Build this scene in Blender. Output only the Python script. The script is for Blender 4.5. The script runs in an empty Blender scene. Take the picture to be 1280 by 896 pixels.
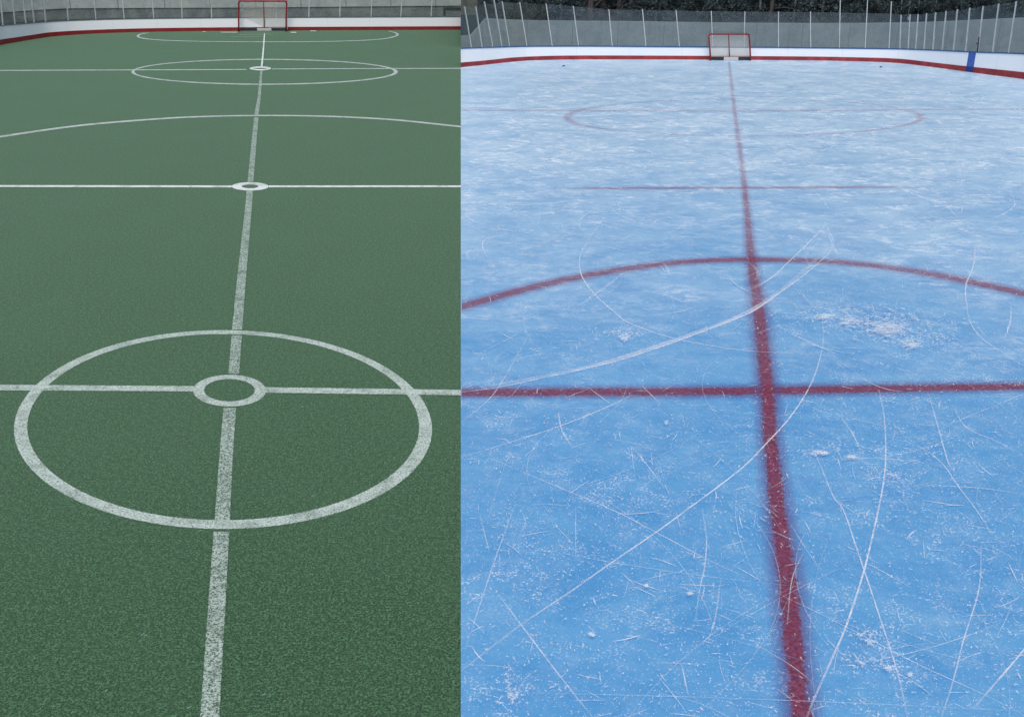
import bpy, bmesh, math, random
from mathutils import Vector
random.seed(7)
S = bpy.context.scene
C = S.collection
PI = math.pi
H = 6.0            # camera height above the playing surface (m)
FPX = 1300.0       # focal length in photo pixels (1280 wide)
PITCH = math.atan(548.0 / FPX)
cp, sp = math.cos(PITCH), math.sin(PITCH)
CAM = Vector((0, 0, H))

# ------------------------------------------------------------------ survey helpers
def ray(x, y):
    dx, dy = (x - 640) / FPX, -(y - 448) / FPX
    return Vector((dx, cp + dy * sp, -sp + dy * cp))
def G(x, y, z=0.0):                      # point of the ground plane seen at a photo pixel
    d = ray(x, y); t = (z - H) / d.z
    return CAM + d * t
def at_depth(x, y, Y):                   # point seen at a pixel on the upright plane at depth Y
    d = ray(x, y)
    return CAM + d * (Y / d.y)
SEAM_N = ray(576, 0).cross(ray(576, 896)).normalized()
def snap(p):                             # slide a point sideways to the joint between court and rink
    q = p.copy(); q.x = -(SEAM_N.y * q.y + SEAM_N.z * (q.z - H)) / SEAM_N.x
    return q
def interp(pts, x):
    if x <= pts[0][0]: return pts[0][1]
    for (x0, y0), (x1, y1) in zip(pts, pts[1:]):
        if x <= x1: return y0 + (y1 - y0) * (x - x0) / (x1 - x0)
    return pts[-1][1]
def catmull(pts, n=8):
    P = [Vector(p) for p in pts]
    if len(P) < 3:
        return [P[0].lerp(P[-1], k / n) for k in range(n + 1)]
    E = [P[0] * 2 - P[1]] + P + [P[-1] * 2 - P[-2]]
    out = []
    for i in range(1, len(E) - 2):
        a, b, c, d = E[i - 1:i + 3]
        for k in range(n):
            t = k / n
            out.append(0.5 * ((2 * b) + (c - a) * t + (2 * a - 5 * b + 4 * c - d) * t * t + (3 * b - a - 3 * c + d) * t ** 3))
    out.append(P[-1])
    return out

# ------------------------------------------------------------------ object helpers
def tag(o, label=None, cat=None, group=None, kind=None):
    for k, v in (('label', label), ('category', cat), ('group', group), ('kind', kind)):
        if v: o[k] = v
    return o
def link(name, verts, faces, mat, parent=None, uvs=None, smooth=False):
    me = bpy.data.meshes.new(name)
    me.from_pydata([tuple(v) for v in verts], [], faces)
    if uvs:
        ul = me.uv_layers.new(name='UVMap')
        for l in me.loops: ul.data[l.index].uv = uvs[l.vertex_index]
    me.update()
    if smooth:
        for p in me.polygons: p.use_smooth = True
    o = bpy.data.objects.new(name, me); C.objects.link(o)
    if mat: me.materials.append(mat)
    if parent is not None: o.parent = parent
    return o
def empty(name, loc=(0, 0, 0)):
    o = bpy.data.objects.new(name, None); C.objects.link(o); o.location = loc; o.empty_display_size = .3
    return o
class MB:                                # collects shapes for ONE mesh
    def __init__(s): s.v, s.f, s.uv = [], [], []
    def add(s, verts, faces, uvs=None):
        n = len(s.v); s.v += [Vector(v) for v in verts]; s.f += [tuple(i + n for i in f) for f in faces]
        s.uv += uvs if uvs else [(0, 0)] * len(verts)
    def box(s, x0, x1, y0, y1, z0, z1):
        s.add([(x0,y0,z0),(x1,y0,z0),(x1,y1,z0),(x0,y1,z0),(x0,y0,z1),(x1,y0,z1),(x1,y1,z1),(x0,y1,z1)],
              [(0,3,2,1),(4,5,6,7),(0,1,5,4),(1,2,6,5),(2,3,7,6),(3,0,4,7)])
    def tube(s, pts, r, n=10, cap=True):
        pts = [Vector(p) for p in pts]; rings = []
        rad = r if isinstance(r, (list, tuple)) else [r] * len(pts)
        up = Vector((0.31, 0.2, 0.93)).normalized()
        vs, fs = [], []
        for i, p in enumerate(pts):
            d = (pts[min(i + 1, len(pts) - 1)] - pts[max(i - 1, 0)]).normalized()
            a = d.cross(up)
            if a.length < 1e-3: a = d.cross(Vector((1, 0, 0)))
            a.normalize(); b = a.cross(d)
            for k in range(n):
                w = 2 * PI * k / n
                vs.append(p + (a * math.cos(w) + b * math.sin(w)) * rad[i])
        for i in range(len(pts) - 1):
            for k in range(n):
                k2 = (k + 1) % n
                fs.append((i * n + k, i * n + k2, (i + 1) * n + k2, (i + 1) * n + k))
        if cap:
            fs.append(tuple(range(n - 1, -1, -1))); m = (len(pts) - 1) * n
            fs.append(tuple(m + k for k in range(n)))
        s.add(vs, fs)
    def build(s, name, mat, parent=None, smooth=False, base=None):
        vs = s.v if base is None else [v - base for v in s.v]
        return link(name, vs, s.f, mat, parent, s.uv, smooth)

# ------------------------------------------------------------------ material helpers
def new_mat(name):
    m = bpy.data.materials.new(name); m.use_nodes = True
    nt = m.node_tree
    for n in list(nt.nodes): nt.nodes.remove(n)
    out = nt.nodes.new('ShaderNodeOutputMaterial')
    return m, nt, out
def N(nt, kind, **kw):
    n = nt.nodes.new(kind)
    for k, v in kw.items():
        if k.startswith('i_'):
            key = k[2:].replace('_', ' ')
            n.inputs[int(key) if key.isdigit() else key].default_value = v
        else: setattr(n, k, v)
    return n
def L(nt, a, b): nt.links.new(a, b)
def setin(nt, sock, v):
    if hasattr(v, 'links'): L(nt, v, sock)
    else: sock.default_value = v
def mth(nt, op, a, b=0.0, clamp=False):
    n = N(nt, 'ShaderNodeMath', operation=op, use_clamp=clamp)
    setin(nt, n.inputs[0], a); setin(nt, n.inputs[1], b)
    return n.outputs[0]
def sstep(nt, v, lo, hi, to0=0.0, to1=1.0):
    n = N(nt, 'ShaderNodeMapRange', interpolation_type='SMOOTHSTEP')
    setin(nt, n.inputs['Value'], v)
    n.inputs['From Min'].default_value = lo; n.inputs['From Max'].default_value = hi
    n.inputs['To Min'].default_value = to0; n.inputs['To Max'].default_value = to1
    return n.outputs[0]
def noise(nt, vec, scale, detail=2.0, rough=.5, dist=0.0):
    n = N(nt, 'ShaderNodeTexNoise')
    if vec is not None: L(nt, vec, n.inputs['Vector'])
    n.inputs['Scale'].default_value = scale; n.inputs['Detail'].default_value = detail
    n.inputs['Roughness'].default_value = rough; n.inputs['Distortion'].default_value = dist
    return n.outputs[0]
def mixc(nt, f, a, b):
    n = N(nt, 'ShaderNodeMix', data_type='RGBA')
    setin(nt, n.inputs[0], f)
    for i, v in ((6, a), (7, b)):
        if hasattr(v, 'links'): L(nt, v, n.inputs[i])
        else: n.inputs[i].default_value = (*v, 1)
    return n.outputs[2]
def wpos(nt, scale=None, rot=0):
    g = N(nt, 'ShaderNodeNewGeometry').outputs['Position']
    if scale is None and not rot: return g
    m = N(nt, 'ShaderNodeMapping'); L(nt, g, m.inputs[0])
    m.inputs['Scale'].default_value = scale or (1, 1, 1); m.inputs['Rotation'].default_value = (0, 0, rot)
    return m.outputs[0]
def objpos(nt): return N(nt, 'ShaderNodeTexCoord').outputs['Object']
def uvsep(nt):
    u = N(nt, 'ShaderNodeUVMap').outputs[0]
    s = N(nt, 'ShaderNodeSeparateXYZ'); L(nt, u, s.inputs[0])
    return s.outputs[0], s.outputs[1], u
def princ(nt, out, color, rough=.6, spec=.5, alpha=None, bump=None, metal=0.0, sheen=0.0):
    p = N(nt, 'ShaderNodeBsdfPrincipled')
    if hasattr(color, 'links'): L(nt, color, p.inputs['Base Color'])
    else: p.inputs['Base Color'].default_value = (*color, 1)
    setin(nt, p.inputs['Roughness'], rough)
    p.inputs['Specular IOR Level'].default_value = spec
    p.inputs['Metallic'].default_value = metal
    p.inputs['Sheen Weight'].default_value = sheen
    p.inputs['Sheen Roughness'].default_value = .6
    if alpha is not None: setin(nt, p.inputs['Alpha'], alpha)
    if bump:
        b = N(nt, 'ShaderNodeBump'); b.inputs['Strength'].default_value = bump[1]; b.inputs['Distance'].default_value = bump[2]
        L(nt, bump[0], b.inputs['Height']); L(nt, b.outputs[0], p.inputs['Normal'])
    L(nt, p.outputs[0], out.inputs[0])
    return p

# ---- turf court
def turf_grain(nt):
    a = noise(nt, wpos(nt), 43, 2, .6)
    b = noise(nt, wpos(nt), 98, 1, .5)
    return mth(nt, 'ADD', mth(nt, 'MULTIPLY', a, .62), mth(nt, 'MULTIPLY', b, .38))
m_turf, nt, out = new_mat('green_court')
g = turf_grain(nt)
big = noise(nt, wpos(nt), .55, 4, .6)
streak = noise(nt, wpos(nt, (.8, .8, 1)), 4.5, 3, .6)
coarse = noise(nt, wpos(nt), 15, 3, .65)
c = mixc(nt, sstep(nt, g, .45, .56), (.007, .029, .012), (.089, .210, .094))
c = mixc(nt, mth(nt, 'MULTIPLY', sstep(nt, g, .58, .68), .6), c, (.17, .34, .18))
c = mixc(nt, sstep(nt, coarse, .40, .58, .55, 0), c, (.010, .042, .016))
c = mixc(nt, sstep(nt, big, .35, .7, 0, .14), c, (.060, .140, .078))
c = mixc(nt, sstep(nt, streak, .5, .78, 0, .12), c, (.072, .150, .070))
stain = noise(nt, wpos(nt, (1, .45, 1), .3), .9, 5, .7, 1.2)
c = mixc(nt, sstep(nt, stain, .58, .76, 0, .12), c, (.10, .19, .11))
c = mixc(nt, sstep(nt, stain, .42, .26, 0, .16), c, (.025, .070, .042))
princ(nt, out, c, .9, .16, sheen=.26).inputs['Sheen Tint'].default_value = (.72, 1.0, .70, 1)

def court_paint(name, lo, hi, amax, c0, c1):
    m, nt, out = new_mat(name)
    g = turf_grain(nt)
    u, v, _ = uvsep(nt)
    wob = noise(nt, wpos(nt), 28, 2)
    e = mth(nt, 'MULTIPLY', mth(nt, 'ABSOLUTE', mth(nt, 'SUBTRACT', u, .5)), 2.0)
    e = mth(nt, 'ADD', e, mth(nt, 'MULTIPLY', mth(nt, 'SUBTRACT', wob, .5), .22))
    edge = sstep(nt, e, .90, 1.0, 1, 0)
    a = mth(nt, 'MULTIPLY', mth(nt, 'MULTIPLY', sstep(nt, g, lo, hi), edge), amax)
    blot = noise(nt, wpos(nt), 2.6, 5, .7)
    a = mth(nt, 'MULTIPLY', a, sstep(nt, blot, .32, .56, .62, 1.0))
    princ(nt, out, mixc(nt, sstep(nt, g, .4, .62), c0, c1), .8, .25, alpha=a)
    return m
m_paint_worn = court_paint('worn_white_paint', .33, .57, .80, (.40, .54, .45), (.66, .76, .68))
m_paint = court_paint('white_paint', .22, .52, .90, (.48, .61, .52), (.72, .81, .74))
m_paint_far = court_paint('thin_white_paint', .05, .25, .72, (.66, .76, .70), (.82, .88, .84))
m_paint_new = court_paint('fresh_white_paint', .05, .25, 1.0, (.74, .82, .77), (.88, .92, .89))

# ---- ice
def snow_mask(nt):
    fine = noise(nt, wpos(nt), 36, 3, .6)
    mid = noise(nt, wpos(nt), 2.6, 5, .68, .8)
    clump = noise(nt, wpos(nt), .55, 4, .65)
    spk = mth(nt, 'MULTIPLY', sstep(nt, fine, .53, .62), sstep(nt, mid, .48, .62))
    spk = mth(nt, 'MULTIPLY', spk, sstep(nt, clump, .40, .60, .25, 1.0))
    dots = sstep(nt, noise(nt, wpos(nt), 52, 1, .5), .66, .73)
    spk = mth(nt, 'MAXIMUM', spk, dots)
    rub1 = noise(nt, wpos(nt, (.7, 1.0, 1), .5), 1.1, 9, .74, 1.0)
    rub2 = noise(nt, wpos(nt, (1, 1.7, 1), -.2), 3.6, 7, .72, .8)
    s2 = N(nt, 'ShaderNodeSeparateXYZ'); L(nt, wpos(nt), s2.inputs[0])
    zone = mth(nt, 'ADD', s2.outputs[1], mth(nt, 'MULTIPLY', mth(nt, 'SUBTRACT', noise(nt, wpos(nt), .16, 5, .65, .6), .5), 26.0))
    wear_sheen = sstep(nt, zone, 9.0, 33.0)           # goal end skated white, with the sky's sheen painted in as well
    rub = mth(nt, 'MULTIPLY', sstep(nt, rub1, .41, .61), sstep(nt, rub2, .43, .64))
    r = mth(nt, 'MULTIPLY', rub, mth(nt, 'ADD', mth(nt, 'MULTIPLY', wear_sheen, .92), .09))
    return mth(nt, 'MAXIMUM', mth(nt, 'MULTIPLY', spk, .75), r), wear_sheen, mid, clump
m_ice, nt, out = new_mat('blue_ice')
snow, wear_sheen, mid, clump = snow_mask(nt)
tone = noise(nt, wpos(nt, (1, 1.5, 1), -.4), .7, 6, .68, .7)
c = mixc(nt, sstep(nt, tone, .3, .7), (.080, .325, .655), (.138, .415, .72))
c = mixc(nt, sstep(nt, mid, .42, .72, 0, .24), c, (.22, .46, .75))
frost = noise(nt, wpos(nt), 30, 3, .65)
c = mixc(nt, sstep(nt, frost, .46, .68, 0, .10), c, (.38, .60, .84))
hz = noise(nt, wpos(nt, (1.6, .8, 1), .8), 1.7, 6, .7, 1.3)
c = mixc(nt, sstep(nt, hz, .48, .72, 0, .24), c, (.30, .55, .82))
wf = mth(nt, 'MULTIPLY', wear_sheen, sstep(nt, tone, .25, .70, .45, .85))
c = mixc(nt, wf, c, (.61, .815, .95))  # far ice colour: snow wear plus grazing sky sheen put into the base
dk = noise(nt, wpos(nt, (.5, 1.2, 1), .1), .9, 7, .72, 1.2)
c = mixc(nt, mth(nt, 'MULTIPLY', sstep(nt, dk, .50, .70, 0, .36), wear_sheen), c, (.26, .46, .72))
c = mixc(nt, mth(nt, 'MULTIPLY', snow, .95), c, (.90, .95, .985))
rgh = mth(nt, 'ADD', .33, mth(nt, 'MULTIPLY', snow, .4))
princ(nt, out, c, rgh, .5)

def red_ice_line(name, amax, c0, c1, ch):
    m, nt, out = new_mat(name)
    snow, wear_sheen, mid, clump = snow_mask(nt)
    u, v, _ = uvsep(nt)
    wob = noise(nt, wpos(nt), 22, 3, .6)
    e = mth(nt, 'MULTIPLY', mth(nt, 'ABSOLUTE', mth(nt, 'SUBTRACT', u, .5)), 2.0)
    e2 = mth(nt, 'ADD', e, mth(nt, 'ADD', mth(nt, 'MULTIPLY', mth(nt, 'SUBTRACT', wob, .5), .45), mth(nt, 'MULTIPLY', mth(nt, 'SUBTRACT', noise(nt, wpos(nt), 5, 4, .7), .5), .35)))
    core = sstep(nt, e2, .20, .56, 1, 0)
    halo = sstep(nt, e, .20, 1.0, .55, 0)
    a = mth(nt, 'MAXIMUM', mth(nt, 'MULTIPLY', core, amax), halo)
    grain = noise(nt, wpos(nt), 75, 2, .6)
    a = mth(nt, 'MULTIPLY', a, mth(nt, 'SUBTRACT', 1.0, mth(nt, 'MULTIPLY', snow, .6)))
    a = mth(nt, 'MULTIPLY', a, sstep(nt, grain, .46, .66, 1.0, .55))
    a = mth(nt, 'MULTIPLY', a, mth(nt, 'SUBTRACT', 1.0, mth(nt, 'MULTIPLY', wear_sheen, .66)))
    a = mth(nt, 'MULTIPLY', a, v)
    col = mixc(nt, core, ch, mixc(nt, sstep(nt, wob, .35, .65), c0, c1))
    col = mixc(nt, mth(nt, 'MULTIPLY', wear_sheen, .8), col, (.58, .22, .31))
    princ(nt, out, col, .45, .35, alpha=a)
    return m
m_red_ice = red_ice_line('red_paint_in_ice', .92, (.20, .022, .055), (.32, .06, .11), (.20, .12, .36))
m_red_faint = red_ice_line('faint_red_paint_in_ice', .85, (.33, .05, .10), (.42, .11, .16), (.34, .16, .32))
m_scr, nt, out = new_mat('skate_cut')
u, v, _ = uvsep(nt)
e = mth(nt, 'MULTIPLY', mth(nt, 'ABSOLUTE', mth(nt, 'SUBTRACT', u, .5)), 2.0)
brk = noise(nt, wpos(nt), 5, 4, .7)
fin = noise(nt, wpos(nt), 60, 2, .6)
a = mth(nt, 'MULTIPLY', sstep(nt, e, .35, 1.0, 1, 0), v)
a = mth(nt, 'MULTIPLY', a, mth(nt, 'MULTIPLY', sstep(nt, brk, .3, .6, .45, 1.0), sstep(nt, fin, .35, .6, .6, 1.0)))
princ(nt, out, (.90, .95, .99), .7, .3, alpha=a)
m_patch, nt, out = new_mat('shaved_snow')
u, v, uvv = uvsep(nt)
du = mth(nt, 'SUBTRACT', u, .5); dv = mth(nt, 'SUBTRACT', v, .5)
r = mth(nt, 'SQRT', mth(nt, 'ADD', mth(nt, 'MULTIPLY', du, du), mth(nt, 'MULTIPLY', dv, dv)))
fall = sstep(nt, r, .0, .5, .34, 0)
n1 = noise(nt, wpos(nt, (1, 1.6, 1), .5), 9, 5, .7, .4); n2 = noise(nt, wpos(nt), 45, 3, .6)
nn = mth(nt, 'ADD', mth(nt, 'ADD', mth(nt, 'MULTIPLY', n1, .75), mth(nt, 'MULTIPLY', n2, .45)), fall)
princ(nt, out, (.80, .88, .95), .8, .2, alpha=sstep(nt, nn, .80, 1.02, 0, .8))

# ---- boards, metal, concrete, glass, nets
def board_mat(name, col, seam):
    m, nt, out = new_mat(name)
    u, v, uvv = uvsep(nt)
    f = mth(nt, 'FRACT', mth(nt, 'DIVIDE', u, seam))
    line = sstep(nt, mth(nt, 'ABSOLUTE', mth(nt, 'SUBTRACT', f, .5)), .0, .010, .16, 0)
    sc = noise(nt, wpos(nt, (1, 1, 3)), 3.5, 5, .7)
    d = sstep(nt, sc, .55, .8, 0, .22)
    c = mixc(nt, d, col, (.42, .46, .50))
    c = mixc(nt, line, c, (.25, .28, .32))
    princ(nt, out, c, .5, .15)
    return m
m_board = board_mat('white_board', (.80, .84, .90), 2.45)
def plain(name, col, rough=.5, spec=.5, var=.25, scale=6, metal=0.0):
    m, nt, out = new_mat(name)
    n = noise(nt, objpos(nt), scale, 4, .65)
    c = mixc(nt, sstep(nt, n, .35, .7), tuple(x * (1 - var) for x in col), tuple(min(1, x * (1 + var)) for x in col))
    princ(nt, out, c, rough, spec, metal=metal)
    return m
m_kick = plain('red_kick_strip', (.22, .010, .014), .4, .5, .2, 2)
m_kick_r = plain('red_kick_strip_worn', (.29, .026, .034), .4, .5, .3, 2)
m_cap_blue = plain('blue_cap_rail', (.035, .10, .26), .45, .5, .2)
m_cap_grey = plain('dark_cap_rail', (.05, .075, .11), .45, .5, .2)
m_stripe = plain('blue_stripe_paint', (.045, .12, .42), .45, .5, .12)
m_stripe_d = plain('dark_blue_stripe_paint', (.012, .035, .18), .45, .5, .12)
m_post = plain('pale_aluminium', (.50, .54, .57), .45, .5, .1, 3, .25)
m_pole = plain('galvanised_pole', (.48, .53, .56), .5, .5, .12, 3, .2)
m_dark = plain('black_rubber', (.02, .025, .04), .5, .4, .3)
m_red_tube = plain('red_goal_tube', (.23, .008, .018), .38, .5, .25, 4)
m_pad = plain('navy_pad', (.018, .024, .045), .6, .4, .3)
m_plate, nt, out = new_mat('white_label_plate')
n = noise(nt, objpos(nt), 14, 3, .6)
princ(nt, out, mixc(nt, sstep(nt, n, .55, .68, 0, .4), (.50, .51, .52), (.38, .26, .26)), .5, .4)
m_net, nt, out = new_mat('white_net')
u, v, _ = uvsep(nt)
def cord(s):
    f = mth(nt, 'FRACT', mth(nt, 'DIVIDE', s, .045))
    return mth(nt, 'LESS_THAN', mth(nt, 'ABSOLUTE', mth(nt, 'SUBTRACT', f, .5)), .105)
a = mth(nt, 'MAXIMUM', cord(u), cord(v))
princ(nt, out, (.68, .68, .66), .8, .2, alpha=a)
def concrete(name, c0, c1, stain, seam=None, rough_scale=6, joint=(.10, .11, .11)):
    m, nt, out = new_mat(name)
    u, v, uvv = uvsep(nt)
    n1 = noise(nt, uvv, .9, 5, .65); n2 = noise(nt, uvv, rough_scale, 5, .75)
    mp = N(nt, 'ShaderNodeMapping'); L(nt, uvv, mp.inputs[0]); mp.inputs['Scale'].default_value = (2.6, .35, 1)
    drip = noise(nt, mp.outputs[0], 1.4, 4, .6)
    c = mixc(nt, sstep(nt, mth(nt, 'ADD', mth(nt, 'MULTIPLY', n1, .55), mth(nt, 'MULTIPLY', n2, .45)), .36, .64), c0, c1)
    c = mixc(nt, sstep(nt, drip, .52, .78, 0, .5), c, stain)
    if seam:
        f = mth(nt, 'FRACT', mth(nt, 'DIVIDE', u, seam))
        ln = sstep(nt, mth(nt, 'ABSOLUTE', mth(nt, 'SUBTRACT', f, .5)), .004, .013, .8, 0)
        c = mixc(nt, ln, c, joint)
    princ(nt, out, c, .85, .3, bump=(n2, .4, .03))
    return m
m_conc_hi = concrete('pale_concrete', (.33, .36, .35), (.47, .49, .46), (.24, .27, .27), 3.0, 5)
m_conc_lo = concrete('rough_dark_concrete', (.10, .115, .115), (.24, .25, .24), (.08, .09, .095), None, 7)
m_conc_r = concrete('grey_rink_concrete', (.175, .22, .245), (.24, .285, .305), (.11, .15, .18), 2.35, 3, (.14, .165, .17))
m_dkwall = concrete('dark_blue_board', (.025, .045, .060), (.045, .070, .085), (.02, .03, .045), None, 4)
m_stone = concrete('mottled_stone', (.07, .085, .085), (.16, .17, .15), (.05, .06, .07), None, 5)
m_glass, nt, out = new_mat('clear_rink_glass')
tr = N(nt, 'ShaderNodeBsdfTransparent'); tr.inputs[0].default_value = (.90, .94, .95, 1)
gl = N(nt, 'ShaderNodeBsdfGlossy'); gl.inputs['Roughness'].default_value = .08; gl.inputs['Color'].default_value = (.9, .95, 1, 1)
df = N(nt, 'ShaderNodeBsdfDiffuse'); df.inputs[0].default_value = (.5, .58, .62, 1)
m1 = N(nt, 'ShaderNodeMixShader'); m1.inputs[0].default_value = .03; L(nt, tr.outputs[0], m1.inputs[1]); L(nt, gl.outputs[0], m1.inputs[2])
m2 = N(nt, 'ShaderNodeMixShader')
L(nt, sstep(nt, noise(nt, wpos(nt), 1.3, 4, .6), .35, .75, .01, .035), m2.inputs[0])
L(nt, m1.outputs[0], m2.inputs[1]); L(nt, df.outputs[0], m2.inputs[2]); L(nt, m2.outputs[0], out.inputs[0])
# ---- woodland
m_litter, nt, out = new_mat('leaf_litter')
n1 = noise(nt, wpos(nt), 1.2, 5, .7); n2 = noise(nt, wpos(nt), 9, 4, .7)
c = mixc(nt, sstep(nt, n1, .38, .66), (.016, .028, .034), (.045, .056, .058))
c = mixc(nt, sstep(nt, n2, .56, .72, 0, .7), c, (.085, .085, .08))
princ(nt, out, c, .9, .2, bump=(n2, 1, .2))
def bark(name, a, b):
    m, nt, out = new_mat(name)
    mp = N(nt, 'ShaderNodeMapping'); L(nt, objpos(nt), mp.inputs[0]); mp.inputs['Scale'].default_value = (1, 1, .18)
    n = noise(nt, mp.outputs[0], 14, 5, .7)
    princ(nt, out, mixc(nt, sstep(nt, n, .35, .65), a, b), .9, .2, bump=(n, .8, .03))
    return m
m_bark_grey = bark('grey_bark', (.045, .058, .066), (.13, .15, .16))
m_bark_rust = bark('russet_bark', (.060, .058, .060), (.125, .108, .105))
m_bark_pale = bark('pale_bark', (.09, .10, .105), (.20, .21, .21))
def leaf(name, a, b):
    m, nt, out = new_mat(name)
    n = noise(nt, objpos(nt), 2.2, 4, .7)
    princ(nt, out, mixc(nt, sstep(nt, n, .35, .65), a, b), .6, .35)
    return m
m_leaf = leaf('dark_leaves', (.022, .044, .052), (.062, .092, .098))
m_leaf_b = leaf('blue_green_leaves', (.024, .050, .064), (.075, .115, .13))
m_leaf_r = leaf('russet_leaves', (.070, .052, .050), (.15, .105, .095))
m_asph = plain('asphalt', (.05, .052, .055), .9, .3, .25, 4)

# ------------------------------------------------------------------ setting: ground, court, ice
def flat(name, poly, mat, z, kind='structure'):
    from mathutils.geometry import tessellate_polygon
    vs = [Vector((p[0], p[1], z)) for p in poly]
    tris = tessellate_polygon([vs])
    fs = []
    for t in tris:
        a, b, c = (vs[i] for i in t)
        fs.append(tuple(t) if (b - a).cross(c - a).z > 0 else (t[0], t[2], t[1]))
    o = link(name, vs, fs, mat)
    o['kind'] = kind
    return o
flat('ground', [(-400, -200), (400, -200), (400, 700), (-400, 700)], m_asph, -0.04)

# board lines as surveyed: photo x, base y, kick-strip top y, board top y
LB = [(-330, 190, 176, 138), (-200, 116, 105, 76), (-110, 84, 75.5, 51.5), (-50, 67.5, 60, 40.5), (0, 56.6, 50.2, 33.4), (20, 53.0, 47.2, 31.6), (40, 49.6, 44.2, 29.9),
      (60, 46.6, 41.2, 28.2), (80, 44.7, 39.6, 27.0), (100, 43.3, 38.5, 26.2), (130, 41.8, 37.3, 25.2), (165, 40.6, 36.2, 24.4), (200, 39.9, 35.5, 23.9), (250, 39.2, 34.9, 23.4),
      (300, 38.8, 34.5, 23.0), (360, 38.4, 34.1, 22.7), (430, 38.1, 33.8, 22.3), (500, 37.8, 33.5, 22.0), (576, 37.5, 33.2, 21.7)]
RB = [(576, 84.3, 78.6, 61.6), (600, 81.9, 76.6, 60.7), (620, 79.6, 74.6, 60.1), (638, 77.7, 72.6, 59.5), (660, 75.9, 71.2, 59.0), (696, 74.9, 70.1, 58.8), (740, 74.5, 69.8, 58.8),
      (800, 74.5, 69.9, 59.3), (890, 74.9, 70.3, 59.9), (960, 75.3, 70.7, 60.4), (1030, 76.0, 71.3, 61.1), (1088, 77.4, 72.5, 61.8), (1110, 78.3, 73.2, 62.1), (1132, 80.0, 74.6, 62.6),
      (1167, 84.2, 78.7, 64.0), (1208, 89.9, 83.3, 66.0), (1245, 94.7, 87.2, 67.3), (1280, 99.2, 90.9, 68.7), (1340, 108, 98.6, 71.5), (1430, 124, 113, 77.5), (1560, 152, 139, 89)]
def board_path(tab):
    pts = []
    for x, yb, yk, yt in tab:
        b = G(x, yb)
        pts.append((b.x, b.y, at_depth(x, yk, b.y).z, at_depth(x, yt, b.y).z))
    return catmull([Vector(p) for p in pts], 6)
LP, RP = board_path(LB), board_path(RB)
def normals(path):                         # outward = away from the camera side
    ns = []
    for i, p in enumerate(path):
        a, b = path[max(i - 1, 0)], path[min(i + 1, len(path) - 1)]
        t = Vector((b[0] - a[0], b[1] - a[1])).normalized()
        ns.append(Vector((-t.y, t.x)))
    return ns
LN, RN = normals(LP), normals(RP)
def sweep(name, path, nrm, sec, mat, parent, snap_end=None):
    """sec(i, p) -> list of (offset outward, z); closed section swept along the path"""
    vs, fs, uv = [], [], []
    u = 0; m = None
    for i, p in enumerate(path):
        if i: u += math.hypot(p[0] - path[i - 1][0], p[1] - path[i - 1][1])
        s = sec(i, p); m = len(s)
        for o, z in s:
            q = Vector((p[0] + nrm[i].x * o, p[1] + nrm[i].y * o, z))
            if (snap_end == 'last' and i == len(path) - 1) or (snap_end == 'first' and i == 0): q = snap(q)
            vs.append(q); uv.append((u, z))
    for i in range(len(path) - 1):
        for k in range(m):
            k2 = (k + 1) % m
            fs.append((i * m + k, (i + 1) * m + k, (i + 1) * m + k2, i * m + k2))
    fs.append(tuple(range(m))); fs.append(tuple((len(path) - 1) * m + k for k in range(m - 1, -1, -1)))
    return link(name, vs, fs, mat, parent, uv)

s_near, s_far = snap(Vector((0, -14, 0))), None
lp_end = snap(Vector((LP[-1][0], LP[-1][1] + .05, 0)))
turf_poly = [(p[0] + n.x * .05, p[1] + n.y * .05) for p, n in zip(LP, LN)][:-1] + [(lp_end.x, lp_end.y), (s_near.x, s_near.y), (-20, -14)]
turf = flat('green_court', turf_poly, m_turf, 0)
rp0 = snap(Vector((RP[0][0], RP[0][1] + .05, 0)))
ice_poly = [(rp0.x, rp0.y)] + [(p[0] + n.x * .05, p[1] + n.y * .05) for p, n in zip(RP, RN)][1:] + [(24, -14), (s_near.x, s_near.y)]
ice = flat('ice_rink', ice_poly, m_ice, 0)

# ------------------------------------------------------------------ painted court markings (parts of the court)
zc = [0.004]
def nextz():
    zc[0] += .0007
    return zc[0]
def band(name, pairs, mat, parent, closed=False, vals=None, widen=0.0, z=None):
    z = nextz() if z is None else z
    vs, fs, uv = [], [], []
    for i, (a, b) in enumerate(pairs):
        pa, pb = G(*a, z), G(*b, z)
        if widen:
            c = (pa + pb) / 2; d = (pb - pa) / 2 * (1 + widen); pa, pb = c - d, c + d
        va = 1.0 if vals is None else vals[i]
        vs += [pa, pb]; uv += [(0, va), (1, va)]
    n = len(pairs)
    for i in range(n if closed else n - 1):
        j = (i + 1) % n
        fs.append((2 * i, 2 * i + 1, 2 * j + 1, 2 * j))
    o = link(name, vs, fs, mat, parent, uv)
    return o
def ring(name, outer, inner, mat, parent, n=160):
    def e(b, k):
        w = 2 * PI * k / n
        return ((b[0] + b[1]) / 2 + (b[1] - b[0]) / 2 * math.cos(w), (b[2] + b[3]) / 2 + (b[3] - b[2]) / 2 * math.sin(w))
    return band(name, [(e(outer, k), e(inner, k)) for k in range(n)], mat, parent, True)
def vline(name, rows, mat, parent, widen=0.0, vals=None):      # rows: y, x left, x right
    R_ = catmull([Vector((y, a, b)) for y, a, b in rows], 6)
    return band(name, [((r[1], r[0]), (r[2], r[0])) for r in R_], mat, parent, widen=widen, vals=vals)
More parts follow.
